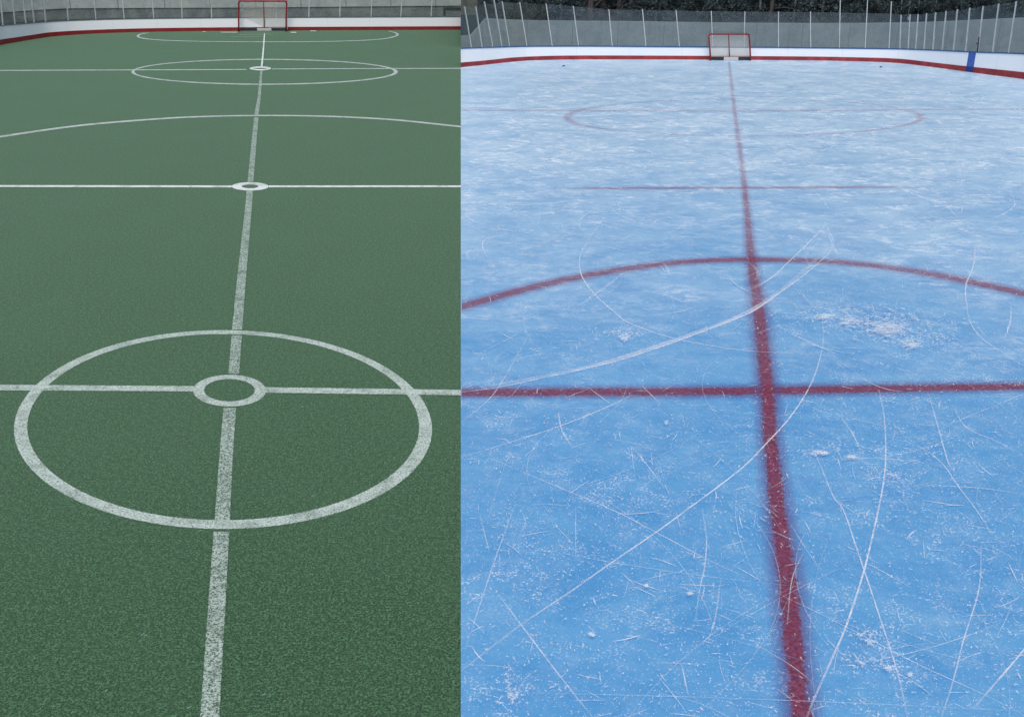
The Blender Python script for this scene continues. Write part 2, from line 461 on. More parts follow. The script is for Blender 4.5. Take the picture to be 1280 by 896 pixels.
def hline(name, cols, mat, parent, widen=0.0, fade=0):          # cols: x, y top, y bottom
    R_ = catmull([Vector(c) for c in cols], 8)
    n = len(R_); vals = None
    if fade: vals = [min(1, (i + .0) / fade, (n - 1 - i) / fade) for i in range(n)]
    return band(name, [((r[0], r[1]), (r[0], r[2])) for r in R_], mat, parent, widen=widen, vals=vals)
ring('painted_circle', (17, 540.5, 412.5, 661), (34.5, 523.5, 417.6, 649.5), m_paint, turf)
ring('painted_spot', (241, 333, 468.2, 508), (255.5, 318, 473.8, 501.3), m_paint, turf)
ring('painted_spot', (289.3, 336, 227.9, 238.4), (302.5, 322.5, 230.9, 235.4), m_paint_new, turf)
ring('painted_circle', (164, 497.5, 74.0, 106.3), (168.3, 492.2, 75.1, 104.9), m_paint_far, turf)
ring('painted_spot', (312, 339, 83.3, 88.3), (317.5, 333.5, 85.2, 86.7), m_paint_new, turf)
hline('painted_line', [(-360, 476.5, 484.0), (-60, 480.0, 487.5), (120, 481.4, 488.4), (242, 482.3, 489.2)], m_paint, turf)
hline('painted_line', [(331.5, 483.7, 490.8), (450, 485.2, 492.4), (576, 487, 494)], m_paint, turf)
hline('painted_line', [(-360, 230.3, 232.8), (-60, 231.3, 233.8), (120, 231.6, 234.2), (289.5, 231.9, 234.5)], m_paint_new, turf)
hline('painted_line', [(335.8, 231.9, 234.4), (450, 231.8, 234.3), (576, 231.8, 234.3)], m_paint_new, turf)
hline('painted_line', [(-360, 89.3, 90.4), (-60, 88.1, 89.2), (120, 87.4, 88.5), (308, 86.7, 87.7)], m_paint_far, turf)
hline('painted_line', [(340, 86.1, 87.1), (450, 85.6, 86.6), (576, 85.3, 86.3)], m_paint_far, turf)
hline('painted_arc', [(-240, 222, 225.5), (-150, 198, 201), (-70, 181.5, 184.3), (0, 170, 172.4), (100, 156, 158.2), (200, 147.7, 149.7), (260, 144.9, 146.7), (320, 143.9, 145.6), (380, 144.2, 145.9),
                      (440, 146, 147.8), (500, 149.7, 151.6), (576, 157.6, 159.6)], m_paint_far, turf)
arc3 = [(186, 41.4, .5), (177, 42.8, 1.0), (172.5, 45.0, 1.6), (175, 47.3, 1.3), (186, 49.2, .9), (212, 51.0, .75), (262, 52.2, .7), (330, 52.7, .7), (400, 52.3, .7),
        (450, 51.0, .75), (480, 48.8, .9), (493, 46.0, 1.3), (497, 43.4, 1.6), (493, 41.0, 1.0), (486, 39.3, .5)]
A3 = catmull([Vector(p) for p in arc3], 6)
prs = []
for i, p in enumerate(A3):
    a, b = A3[max(i - 1, 0)], A3[min(i + 1, len(A3) - 1)]
    t = Vector((b[0] - a[0], b[1] - a[1])).normalized()
    wx = p[2] * .5 * (1 + 1.2 * abs(t.y))
    prs.append(((p[0] - t.y * wx, p[1] + t.x * p[2] * .5), (p[0] + t.y * wx, p[1] - t.x * p[2] * .5)))
band('painted_arc', prs, m_paint_far, turf)
vline('painted_line', [(930, 246, 272), (896, 249.5, 274.5), (780, 258, 281), (664, 266.5, 287)], m_paint_worn, turf)
vline('painted_line', [(658, 267.2, 287.5), (580, 273, 291), (509.5, 279, 295.5)], m_paint_worn, turf)
vline('painted_line', [(467, 284.8, 299.2), (440, 287.4, 301.2), (419, 289.2, 302.8)], m_paint_worn, turf)
vline('painted_line', [(412, 289.6, 303), (340, 297, 308.4), (259, 306.2, 315), (238.6, 308, 316)], m_paint_worn, turf)
vline('painted_line', [(227.6, 309.3, 317), (190, 313, 319.8), (147, 317.4, 323.3)], m_paint_worn, turf)
vline('painted_line', [(143.5, 317.7, 323.4), (120, 322, 326.2), (88.6, 325.2, 328.2)], m_paint_worn, turf)
vline('painted_line', [(83, 325.9, 328.4), (66, 327.8, 329.9), (42, 330.0, 331.4)], m_paint_new, turf)
for x0, x1, y0, y1 in ((276, 297, 40.3, 41.0), (363.5, 370.5, 40.3, 41.3), (388, 395, 38.6, 39.4), (253, 257, 39.6, 40.2), (300, 342, 43.2, 43.6), (286, 330, 46.3, 46.6)):
    hline('painted_dash', [(x0, y0, y1), ((x0 + x1) / 2, y0, y1), (x1, y0, y1)], m_paint_new if y0 < 42 else m_paint_worn, turf)

# ------------------------------------------------------------------ red lines in the ice (parts of the rink)
zc[0] = 0.004
W = 1.3
hline('red_line', [(577, 485.6, 495.6), (700, 484.6, 495.2), (830, 483.8, 494.8), (960, 482.5, 493.6), (1100, 480.4, 491.2), (1200, 479, 489), (1340, 477.4, 486.8), (1520, 475, 484), (1700, 472.5, 481)], m_red_ice, ice, W)
vline('red_line', [(930, 988.5, 1021), (896, 985.5, 1017.4), (810, 976.8, 1008.2), (722, 969.2, 998.5), (640, 960.3, 985.8), (550, 952.7, 974), (490, 949, 969.5), (385, 939, 957), (325, 933.4, 945.6),
                   (235, 927.6, 934.4), (150, 917.4, 922.2), (110, 913.2, 917.0), (77, 910.2, 912.4)], m_red_ice, ice, W)
hline('red_arc', [(577, 378.4, 388), (650, 358.5, 367.4), (700, 347, 355.2), (750, 337.4, 345), (820, 327.6, 334.2), (880, 322.9, 328.9), (935, 321.4, 327.4), (1000, 322.4, 328.2),
                  (1060, 325.5, 331.5), (1130, 333.6, 340.2), (1200, 345.6, 353.2), (1280, 362.6, 371), (1340, 377, 386), (1420, 401, 411), (1480, 425, 436), (1530, 452, 464)], m_red_ice, ice, W)
hline('red_line', [(688, 234.7, 236.7), (800, 234.1, 236.3), (930, 233.6, 235.9), (1050, 233.0, 235.2), (1170, 232.6, 234.6)], m_red_faint, ice, W, fade=5)
hline('red_line', [(577, 137.6, 138.7), (800, 138.3, 139.3), (930, 138.4, 139.5), (1100, 137.2, 138.2), (1280, 136, 137)], m_red_faint, ice, W)
EL = []
n = 150
for k in range(n):
    w = 2 * PI * k / n
    x, y = 930 + 221.5 * math.cos(w), 146.8 + 23.3 * math.sin(w)
    h = .45 + .12 * math.sin(w); hx = 4.2
    EL.append(((x + hx * math.cos(w), y + h * math.sin(w)), (x - hx * math.cos(w), y - h * math.sin(w))))
vals = [.55 + .45 * abs(math.cos(2 * PI * k / n)) if math.sin(2 * PI * k / n) > -.2 else .32 + .5 * abs(math.cos(2 * PI * k / n)) for k in range(n)]
band('red_circle', EL, m_red_faint, ice, True, widen=W, vals=vals)

# ---- skate cuts and shaved snow: uncountable, one part each
cuts = MB()
zcut = .010
def cut(pts, w, alpha, px=True):
    global zcut
    zcut += 5e-6
    g = [G(x, y, zcut) for x, y in pts] if px else [Vector((*p, zcut)) for p in pts]
    g = catmull(g, 6 if len(g) > 2 else 4)
    vs, fs, uv = [], [], []
    n = len(g)
    for i, p in enumerate(g):
        t = (g[min(i + 1, n - 1)] - g[max(i - 1, 0)]).normalized()
        s = Vector((-t.y, t.x, 0)) * w / 2
        al = alpha * min(1, .25 + 2.5 * min(i, n - 1 - i) / n)
        vs += [p + s, p - s]; uv += [(0, al), (1, al)]
    fs = [(2 * i, 2 * i + 1, 2 * i + 3, 2 * i + 2) for i in range(n - 1)]
    cuts.add(vs, fs, uv)
TR = [
 (1.5, .95, [(576.5,490),(622,484),(680,472),(756,455),(808,439.5),(866,419),(926,396),(946,386),(976,365),(1010,339.5),(1041.5,308),(1033,282.6)]),
 (4.5, .55, [(600,484),(680,470),(756,453),(866,417),(926,394),(980,360),(1040,306)]),
 (1.1, .75, [(936,363),(963,348),(1010,304),(1035,277.5)]), (1.0, .6, [(1033,282),(1040,305),(1052,325)]),
 (1.3, .9, [(1027.6,397),(1029,423.5),(1023,455),(1010,487),(987,522),(958,554),(926,586),(857,638),(820,665),(764.6,702.7),(715,737.6),(648.5,782.5),(576.5,837.7)]),
 (1.1, .8, [(576.5,571.5),(643,551),(704,531),(765,506),(790,493)]), (.9, .6, [(663,415),(628,476),(608,502),(576.5,528)]),
 (1.2, .8, [(757,271),(737,297.6),(725,321),(727,344.5),(743.5,368),(767,389),(785,403),(825.5,418),(866,428),(926,437.5),(961,440),(996,441.5)]),
 (1.0, .75, [(1067,465.6),(1091,480),(1112,487),(1129,489)]),
 (1.4, .9, [(1098.7,487),(1104.5,516),(1107,554),(1106,589),(1100,626.7),(1085.6,691),(1077,723),(1058,781),(1039,824.6),(1016,877),(1007,900)]),
 (1.2, .8, [(1013,554),(1024.7,580),(1042,621),(1053.7,636),(1068,676.6),(1082.7,720),(1100,772),(1114.6,816),(1126,856.5),(1135,900)]),
 (1.1, .7, [(1226,679.5),(1226,708),(1222,743),(1204.6,798.5),(1196,833),(1187,865),(1175.6,898)]),
 (1.0, .7, [(969.5,740),(1051,779.6),(1112,811.5),(1152,832),(1196,852),(1231,868),(1280,893)]),
 (1.4, .85, [(1300,788),(1280,811.5),(1254,842),(1216,885.5)]), (1.2, .8, [(622,742),(653,782.5),(698,842),(744,900)]),
 (1.0, .8, [(614,573),(686,603.5),(767.5,638),(825.6,668),(880.7,697),(926,718.7)]), (1.0, .7, [(1161,493),(1172.6,534),(1184,574),(1190,586)]),
 (1.0, .7, [(1109,547),(1143.6,555.6),(1175.6,577),(1198.8,609),(1219,635),(1240,668)]), (.9, .6, [(1046.4,515),(1065,541),(1077,565.7)]),
 (1.0, .65, [(1191.5,507.7),(1207.5,533.8),(1245,551),(1278.6,568.6)]), (1.0, .7, [(1207.5,380),(1213,403),(1227.8,423.5),(1254,441),(1285,461)]),
 (1.0, .65, [(1264,380),(1262.6,403),(1255,423.5)]), (1.1, .75, [(1219,304),(1217,331),(1207,358),(1209,388)]), (1.0, .7, [(1140,266),(1177,274),(1220.7,294)]),
 (1.0, .7, [(1266,244),(1267.6,257.5),(1251,269),(1232,276)]), (.8, .6, [(1171,435),(1216,435),(1262,436.5)]),
 (1.0, .7, [(878,636),(883,673.7),(880.7,708.5),(876,729),(869,775)]), (1.0, .6, [(645,628),(619.5,697),(605,740),(582,810)]), (.9, .6, [(719.6,636),(719.6,697)]),
 (.8, .5, [(1174,536.7),(1216,518),(1254,503)]), (.9, .7, [(788,557),(808,580),(831,610.7)]), (1.2, .75, [(698,516),(702,537),(715,558.5)]),
 (1.0, .8, [(802,481.6),(825.6,505)]), (1.0, .8, [(735.6,484.5),(767.5,507.7)]), (1.8, .9, [(691.5,184),(713,189),(720,193)]), (1.0, .8, [(670,283),(612,298),(603,306),(608,321)]),
 (1.8, .45, [(1054,571.5),(1100,573),(1152,577)]), (1.6, .45, [(1141,606),(1216,609),(1277,616.5)]), (1.0, .7, [(846,730),(898,732)]), (1.0, .7, [(576.5,749),(611,746)]),
 (1.0, .6, [(926,875),(975,887)]), (.9, .6, [(948,807),(987,830),(1016,852)]), (1.0, .55, [(901,723),(895,766.6),(886.6,798.5)]), (.8, .6, [(987,653),(1007,685),(1025,711)]),
 (1.0, .8, [(852,830),(860,868)]), (.8, .6, [(1004,690),(990,724),(984,780)]), (1.0, .5, [(600,642),(607,672),(612,690)]), (1.0, .6, [(1196,272),(1186,260),(1176,248)]),
 (.9, .6, [(1015,237),(1030,252),(1036,262)]), (.9, .5, [(650,637),(657,652),(646,675)]), (1.6, .3, [(640,880),(655,850),(672,835)]), (1.0, .6, [(1075,700),(1100,712),(1140,735)]),
]
for w, al, pts in TR:
    ym = sum(p[1] for p in pts) / len(pts)
    pxm = FPX / (H / ((ym + 100) / FPX * .93)) / 1.0
    cut(pts, w * 2.3 / max(pxm, 40), al)
rng = random.Random(3)
def seam_x(y): return snap(Vector((0, y, 0))).x
def rnd_cut(x, y, length, w, al, bend):
    w *= 1.15; al *= 1.05
    a = rng.uniform(0, PI); k = rng.uniform(-bend, bend)
    pts = []
    for i in range(6):
        pts.append((x, y)); x += math.cos(a) * length / 5; y += math.sin(a) * length / 5; a += k / 5
    if all(px > seam_x(py) + .02 for px, py in pts): cut(pts, w, al, False)
for i in range(3600):
    y = rng.uniform(5, 38); x = rng.uniform(seam_x(y), 6 + y * .45)
    rnd_cut(x, y, rng.lognormvariate(-1.9, .75), rng.uniform(.007, .018), rng.uniform(.25, .9), .45)
for i in range(650):
    y = rng.uniform(5, 38); x = rng.uniform(seam_x(y), 6 + y * .45)
    rnd_cut(x, y, rng.uniform(.8, 4.5), rng.uniform(.006, .012), rng.uniform(.10, .42), 1.3)
for i in range(260):                       # broad scraped streaks at the goal end
    y = 14 + 26 * rng.random() ** .7; x = rng.uniform(seam_x(y), 6 + y * .45)
    rnd_cut(x, y, rng.uniform(.4, 2.2), rng.uniform(.03, .09), rng.uniform(.10, .4), 1.0)
def scuff(cx, cy, sx, sy, n, lmax, wmax, al, ang=None):
    for _ in range(n):
        x, y = rng.gauss(cx, sx), rng.gauss(cy, sy)
        a = rng.uniform(0, PI) if ang is None else rng.gauss(ang, .35); l = lmax * rng.uniform(.12, 1)
        p = [(x + math.cos(a) * l * t, y + math.sin(a) * l * t + .1 * l * math.sin(3 * t)) for t in (-.5, 0, .5)]
        if all(px > seam_x(py) + .02 for px, py in p): cut(p, rng.uniform(.012, wmax), al * rng.uniform(.4, 1), False)
for i in range(130):
    y = rng.uniform(5.5, 36); x = rng.uniform(seam_x(y), 6 + y * .45)
    scuff(x, y, rng.uniform(.1, .5), rng.uniform(.1, .5), rng.randint(8, 26), rng.uniform(.03, .15), .016, .65, rng.uniform(0, PI) if rng.random() < .6 else None)
for i in range(170):                       # flecks of ice chipped out by the blades
    y = rng.uniform(5.2, 34) if rng.random() < .6 else rng.uniform(5.2, 14); x = rng.uniform(seam_x(y), 5 + y * .42)
    sp_ = rng.uniform(.15, .8)
    for _ in range(rng.randint(10, 60)):
        px, py = rng.gauss(x, sp_), rng.gauss(y, sp_ * .8)
        a = rng.uniform(0, PI); l = rng.uniform(.008, .05)
        if px > seam_x(py) + .05: cut([(px, py), (px + math.cos(a) * l, py + math.sin(a) * l)], rng.uniform(.007, .017) * (1 + max(0, py - 10) * .05), rng.uniform(.5, 1.2), False)
for x, y, sx, sy, n in ((1105, 412, .55, .40, 420), (1085, 402, .8, .25, 160), (1140, 428, .4, .25, 110), (1040, 398, .6, .2, 90), (781, 423, .13, .11, 70), (1100, 832, .16, .10, 45), (1085, 802, .10, .07, 40), (1110, 595, .3, .12, 50), (1040, 568, .3, .1, 50), (640, 872, .1, .16, 40), (1230, 680, .35, .3, 50), (1190, 660, .3, .25, 40)):
    g_ = G(x, y); nr = y > 500
    scuff(g_.x, g_.y, sx, sy, int(n * (2.2 if nr else 1.3)), .05 if nr else .12, .018 if nr else .032, .8)
o = cuts.build('skate_cuts', m_scr, ice); o['kind'] = 'stuff'
snow_b = MB()
zp = .055
def patch(x, y, wpx, hpx):
    global zp
    zp += .0003
    a = [G(x - wpx, y + hpx, zp), G(x + wpx, y + hpx, zp), G(x + wpx, y - hpx, zp), G(x - wpx, y - hpx, zp)]
    snow_b.add(a, [(0, 1, 2, 3)], [(0, 0), (1, 0), (1, 1), (0, 1)])
for p in ((1105, 412, 62, 30), (1062, 402, 55, 16), (1140, 430, 36, 16), (781, 423, 19, 10), (747, 424, 9, 5), (833, 527, 7, 9), (862, 741, 11, 9), (1085, 802, 20, 13), (1108, 834, 18, 12), (1138, 843, 10, 9),
          (1077, 827, 20, 12), (1118, 594, 24, 10), (740, 793, 9, 9), (808, 732, 8, 8), (640, 868, 20, 24), (1025, 566, 30, 9), (1066, 571, 34, 8), (1032, 396, 40, 12)):
    patch(*p)
o = snow_b.build('shaved_snow', m_patch, ice); o['kind'] = 'stuff'

# ------------------------------------------------------------------ boards
TH = .10
def boards(name, path, nrm, end, label, kick_mat, cap_mat, cap_h):
    root = empty(name); tag(root, label, 'rink boards')
    sweep('board_panel', path, nrm, lambda i, p: [(0, -.02), (0, p[3]), (TH, p[3]), (TH, -.02)], m_board, root, end)
    sweep('kick_strip', path, nrm, lambda i, p: [(-.016, -.02), (-.016, p[2]), (-.002, p[2] + .004), (-.002, -.02)], kick_mat, root, end)
    sweep('cap_rail', path, nrm, lambda i, p: [(-.022, p[3] + .002), (-.022, p[3] + cap_h), (TH + .02, p[3] + cap_h), (TH + .02, p[3] + .002)], cap_mat, root, end)
    return root
bl = boards('rink_boards', LP, LN, 'last', 'white boards with dark red kick strip curving round the green court', m_kick, m_cap_grey, .022)
br = boards('rink_boards', RP, RN, 'first', 'white boards with blue cap rail and red kick strip round the blue ice', m_kick_r, m_cap_blue, .045)
def path_at(path, xpx, nrm):               # path sample whose base projects to photo x
    best, bi = 1e9, 0
    for i in range(len(path) - 1):
        for k in range(8):
            t = k / 8
            p = path[i].lerp(path[i + 1], t)
            d = Vector((p[0], p[1], p[3])) - CAM
            f = d.y * cp - d.z * sp
            x = 640 + FPX * d.x / f
            if abs(x - xpx) < best: best, bi, bp, bn = abs(x - xpx), i, p, nrm[i].lerp(nrm[i + 1], t)
    return bp, bn
# blue line carried up the boards
p0, n0 = path_at(RP, 1210.8, RN); p1, n1 = path_at(RP, 1220.2, RN)
def stripe(name, off, za, zb, mat):
    q = []
    for z in (za, zb):
        for p, n in ((p0, n0), (p1, n1)):
            for o_ in (off, off + .012):
                q.append(Vector((p[0] + n.x * o_, p[1] + n.y * o_, z(p))))
    link(name, q, [(0, 2, 6, 4), (1, 5, 7, 3), (0, 4, 5, 1), (2, 3, 7, 6), (4, 6, 7, 5), (0, 1, 3, 2)], mat, br)
stripe('board_stripe', -.010, lambda p: p[2] + .006, lambda p: p[3] - .002, m_stripe)
stripe('board_stripe', -.026, lambda p: .004, lambda p: p[2] + .004, m_stripe_d)

# ------------------------------------------------------------------ glass barriers (posts and panes are parts)
LPOST = [(-52, -57, 38), (-36, -41, 36), (-18, -22, 33.5), (5, 1.6, 31), (20, 16.3, 30), (33.5, 29.3, 29), (44, 40.3, 27.5), (58, 54.8, 26.5), (86, 83.2, 25), (120, 117.3, 24.5), (155.5, 152.8, 24), (192, 190.3, 23.5), (227.5, 226.8, 23),
         (264.5, 263.6, 23), (303, 302.6, 22.8), (345, 345, 22.6), (386.5, 387, 22.5), (425, 425.3, 22.3), (463.5, 464.6, 22), (500.5, 502.2, 22), (538.5, 540, 21.6)]
RPOST = [(590, 580.5, 8.5), (603.5, 594.5, 8.5), (616.5, 605.3, 2.5), (628, 617.3, 0), (637.5, 627.5, 2), (659, 649.5, 3), (690.5, 682.5, 5), (723, 716.5, 8), (765.5, 761, 12), (808, 803, 12),
         (849, 845, 13), (891, 889, 14), (931, 931, 15), (973, 973, 15), (1013, 1013, 15), (1048.8, 1050.6, -14), (1081.5, 1085.2, -14), (1111, 1114.4, 2), (1124.5, 1126.5, 19), (1134.5, 1137.8, 18.5),
         (1144, 1147.8, 18), (1154, 1158.3, 17), (1165.5, 1169.6, 16), (1177, 1182.8, 14), (1191, 1196.8, 12.3), (1206, 1212.3, 10), (1222, 1229, 8), (1239.5, 1248.5, 5), (1260, 1270.5, 2), (1284, 1297, -3), (1312, 1328, -9)]
def barrier(name, path, nrm, posts, label, glass_top, pw, end, first):
    root = empty(name); tag(root, label, 'glass fence')
    rows = []
    for xb, xt, yt in posts:
        p, n = path_at(path, xb, nrm)
        o_ = TH * .5
        base = Vector((p[0] + n.x * o_, p[1] + n.y * o_, p[3] + .03))
        yy = glass_top(xb, yt)
        d = base.y
        top = at_depth(xt, yt, d)
        gt = base.lerp(top, min(1, (at_depth(xt, yy, d).z - base.z) / (top.z - base.z)))
        m = MB()
        t = Vector((-n.y, n.x, 0)); nn = Vector((n.x, n.y, 0))
        vs = []
        for q in (base, top):
            for a, b in ((-1, -1), (1, -1), (1, 1), (-1, 1)): vs.append(q + t * a * pw / 2 + nn * b * .03)
        m.add(vs, [(3, 2, 1, 0), (4, 5, 6, 7), (0, 1, 5, 4), (1, 2, 6, 5), (2, 3, 7, 6), (3, 0, 4, 7)])
        m.build('post', m_post, root)
        rows.append((base, gt, t, nn))
    def pane(b0, t0, b1, t1, nn):
        m = MB(); k = .006
        d = (b1 - b0).normalized() * (pw / 2 + .004)
        q = [b0 + d, b1 - d, t1 - d, t0 + d]
        m.add([v - nn * k for v in q] + [v + nn * k for v in q], [(0, 1, 2, 3), (7, 6, 5, 4), (0, 4, 5, 1), (1, 5, 6, 2), (2, 6, 7, 3), (3, 7, 4, 0)])
        m.build('pane', m_glass, root)
    for (b0, t0, _, nn), (b1, t1, _, _) in zip(rows, rows[1:]):
        pane(b0, t0, b1, t1, nn)
    # the last pane runs to the joint between court and rink
    if first:
        b, t, _, nn = rows[0]
        dirv = (rows[0][0] - rows[1][0]); e0 = snap(b + dirv * .9); e1 = snap(Vector((e0.x, e0.y, t.z)))
        pane(e0, e1, b, t, nn)
    else:
        b, t, _, nn = rows[-1]
        dirv = (rows[-1][0] - rows[-2][0]); e0 = snap(b + dirv * .95); e1 = snap(Vector((e0.x, e0.y, t.z)))
        pane(b, t, e0, e1, nn)
    return root, rows
gl_l, _ = barrier('glass_barrier', LP, LN, [(a, b - (a - b) * .35, -9) for a, b, c in LPOST], 'clear glass panels between pale upright posts above the green court boards', lambda x, y: y + .3, .052, 'last', False)
gtop = [(590, 9), (640, 3), (690, 5.5), (765, 12), (891, 14.5), (1013, 15.5), (1110, 17.5), (1147, 18.3), (1196, 12.8), (1260, 2.4), (1312, -8)]
gl_r, rrows = barrier('glass_barrier', RP, RN, RPOST, 'clear glass panels between pale leaning posts above the blue ice boards', lambda x, y: interp(gtop, x), .037, 'first', True)
# dark gate latch on one post
b, t, tv, nn = rrows[26]
m = MB(); q0 = b - nn * .06; q1 = b.lerp(t, .34) - nn * .06
m.tube([q0, q1], .024, 8); m.tube([b.lerp(t, .19) - nn * .06, b.lerp(t, .19) - nn * .08 + tv * .09], .022, 8)
m.build('gate_latch', m_dark, gl_r, True)

# ------------------------------------------------------------------ goals
def goal(name, xl, xr, yb, yt, depth, xtop, label, r, plate, xm, back_y):
    bL, bR = G(xl, yb), G(xr, yb)
    c = (bL + bR) / 2; c.z = 0
    root = empty(name, c); tag(root, label, 'hockey goal')
    w = (bR - bL).length; Y = c.y
    ht = at_depth((xl + xr) / 2, yt, Y).z - r
    x = w / 2; lean = at_depth(xtop, yt, Y).x - c.x
    m = MB()
    cr = .12
    arc = []
    for k in range(7):
        a = PI / 2 * k / 6
        arc.append((-x + lean + cr - cr * math.cos(a), 0, ht - cr + cr * math.sin(a)))
    pts = [(-x, 0, .0), (-x + lean * .5, 0, ht * .5)] + arc + [(2 * lean - p[0], p[1], p[2]) for p in reversed(arc)] + [(x + lean * .5, 0, ht * .5), (x, 0, .0)]
    m.tube(pts, r, 12); m.build('front_frame', m_red_tube, root, True)
    m = MB()
    td = depth * .55
    m.tube([(-x + lean, 0, ht), (-x + lean, td, ht - .02), (x + lean, td, ht - .02), (x + lean, 0, ht)], r * .6, 8)
    m.build('top_frame', m_red_tube, root, True)
    m = MB()
    m.tube([(-x, 0, .05), (-x, depth, .05), (x, depth, .05), (x, 0, .05)], r * .8, 8)
    m.build('base_frame', m_red_tube, root, True)
    m = MB()
    m.tube([(lean + xm, td, ht - .02), (xm, depth * .97, .06)], r * .62, 8)
    m.build('back_stay', m_red_tube, root, True)
    m = MB()
    A, B, C_, D = (-x + lean, 0, ht), (x + lean, 0, ht), (x + lean, td, ht - .02), (-x + lean, td, ht - .02)
    E, F_ = (x, depth, .05), (-x, depth, .05); Gq, Hq = (x, 0, .05), (-x, 0, .05)
    def q(pts, uv): m.add(pts, [(0, 1, 2, 3)], uv)
    q([A, B, C_, D], [(0, 0), (w, 0), (w, td), (0, td)])
    q([D, C_, E, F_], [(0, 0), (w, 0), (w, ht), (0, ht)])
    q([A, D, F_, Hq], [(0, ht), (td, ht), (depth, 0), (0, 0)]); q([B, C_, E, Gq], [(0, ht), (td, ht), (depth, 0), (0, 0)])
    m.build('net', m_net, root)
    m = MB(); m.box(-x + r, x - r, depth - .13, depth - .04, .0, .14); m.build('base_pad', m_pad, root)
    m = MB(); pw = plate[1] - plate[0]; m.box(plate[0] * w, plate[1] * w, depth - .165, depth - .135, -.0 + .01, .155); m.build('label_plate', m_plate, root)
    return root
goal('hockey_goal', 298.4, 357.6, 39.7, .6, .55, 328.0, 'red tubed hockey goal with white net on the green court', .045, (-.14, .16), .0, 36)
goal('hockey_goal', 888.2, 938.2, 76.2, 42.0, .26, 911.6, 'red tubed hockey goal with white net on the blue ice', .036, (-.16, .20), .0, 72)

# ------------------------------------------------------------------ concrete behind the green court
def wall_path(tab, n=6):
    pts = []
    for row in tab:
        b = G(row[0], row[1])
        pts.append((b.x, b.y) + tuple(at_depth(row[0], y, b.y).z for y in row[2:]))
    return pts
LW = [(-220, 70, 32, -9), (-120, 44, 23.5, -16), (-50, 33.5, 18.7, -20), (0, 29, 16.2, -22), (30, 26.5, 14.0, -23), (58, 24.6, 12.3, -24), (85, 23.4, 10.9, -24), (140, 22.3, 10.5, -24), (220, 21.5, 10.2, -24), (300, 21.1, 9.8, -24), (380, 20.8, 9.2, -24), (460, 20.4, 8.4, -24), (576, 20, 7.4, -24)]
lw = wall_path(LW)
root = empty('concrete_wall'); tag(root, 'two tier concrete wall with pale upper panels behind the green court', 'wall')
lwp = catmull([Vector((p[0], p[1], p[2], p[3])) for p in lw], 4); lwn = normals(lwp)
sweep('lower_wall', lwp, lwn, lambda i, p: [(0, -.04), (0, p[2]), (.5, p[2]), (.5, -.04)], m_conc_lo, root, 'last')
sweep('upper_wall', lwp, lwn, lambda i, p: [(-.07, p[2] + .002), (-.07, p[3]), (.5, p[3]), (.5, p[2] + .002)], m_conc_hi, root, 'last')
# recessed service panel in the lower wall
b = path_at([Vector((p[0], p[1], 0, p[2] * .5)) for p in lwp], 559, lwn)
pB, nB = b
zt = interp([(0, 0), (1, 1)], 1) * (at_depth(559, 9.6, pB[1]).z)
wpan = .95
m = MB()
cx0 = pB[0] - .16
for x0, x1, z0, z1 in ((cx0, cx0 + .13, .05, zt), (cx0 + .13, cx0 + 1.2, zt - .12, zt)):
    m.box(x0, x1, pB[1] - .06, pB[1] - .004, z0, z1)
m.build('panel_frame', m_dark, root)

# ------------------------------------------------------------------ concrete, bank and wood behind the ice
RW = [(576, 59.5, 45.5), (583, 59.2, 45.3), (590, 58.9, 45.2), (609, 58.1, 23.6), (630, 57.4, 25), (656, 57, 26), (730, 56.9, 27), (800, 57.2, 27.5), (890, 57.6, 29), (960, 58, 29.6), (1030, 58.6, 29.9), (1090, 59.4, 29.5), (1130, 60.3, 28.9),
      (1160, 61.2, 28), (1187, 62.4, 26.8), (1230, 64.6, 24.8), (1280, 66.5, 22.5), (1340, 69, 19), (1420, 75, 15)]
rw = [Vector(p) for p in wall_path(RW)]
rwn = normals(rw)
o = sweep('concrete_wall', rw, rwn, lambda i, p: [(0, -.04), (0, p[2]), (.35, p[2]), (.35, -.04)], m_conc_r, None, 'first')
tag(o, 'plain grey concrete wall with cut off sloping end behind the ice', 'wall')
# dark boarded wall and stone wall at the sloping end
def back_wall(name, tab, off, mat, label):
    pp = [Vector(p) for p in wall_path(tab)]; nn = normals(pp)
    pp = [Vector((p[0] + n.x * off, p[1] + n.y * off, p[2])) for p, n in zip(pp, nn)]
    o = sweep(name, pp, nn, lambda i, p: [(0, -.04), (0, p[2]), (.22, p[2]), (.22, -.04)], mat, None, 'first')
    tag(o, label, 'wall')
back_wall('boarded_wall', [(576, 59.5, 20), (595, 58.7, 20.3), (608, 58.1, 20.6), (617, 57.8, 25.5)], .45, m_dkwall, 'dark blue wall behind the sloping end of the concrete')
back_wall('stone_wall', [(576, 59.5, -3), (595, 58.7, -3), (606, 58.2, -3)], 1.0, m_stone, 'mottled grey stone wall rising above the dark blue wall')
# wooded bank
ks = [1.035, 1.05, 1.07, 1.09, 1.12, 1.16, 1.19]
def bank_z(wz, k): return wz + (-.25 if k < 1.05 else 0) + (k - 1.05) * 15
def top_of(i): return max(rw[i][2], at_depth(640, 30, rw[i][1]).z * .9)
vs, fs = [], []
rng = random.Random(11)
idx = [0] + list(range(4, len(rw)))
cols = []
for i in idx: cols.append((rw[i][0], rw[i][1], rw[i][2] if i >= 4 else rw[4][2]))
cc = catmull([Vector(c) for c in cols], 4)
nk = len(ks) + 1
for ci, p in enumerate(cc):
    for j, k in enumerate([ks[0]] + ks):
        z = -.04 if j == 0 else bank_z(p[2], k) + rng.uniform(-.12, .12)
        q = Vector((p[0] * k, p[1] * k, z))
        if ci == 0: q = snap(q)
        vs.append(q)
for ci in range(len(cc) - 1):
    for j in range(nk - 1):
        a = ci * nk + j
        fs.append((a, a + nk, a + nk + 1, a + 1))
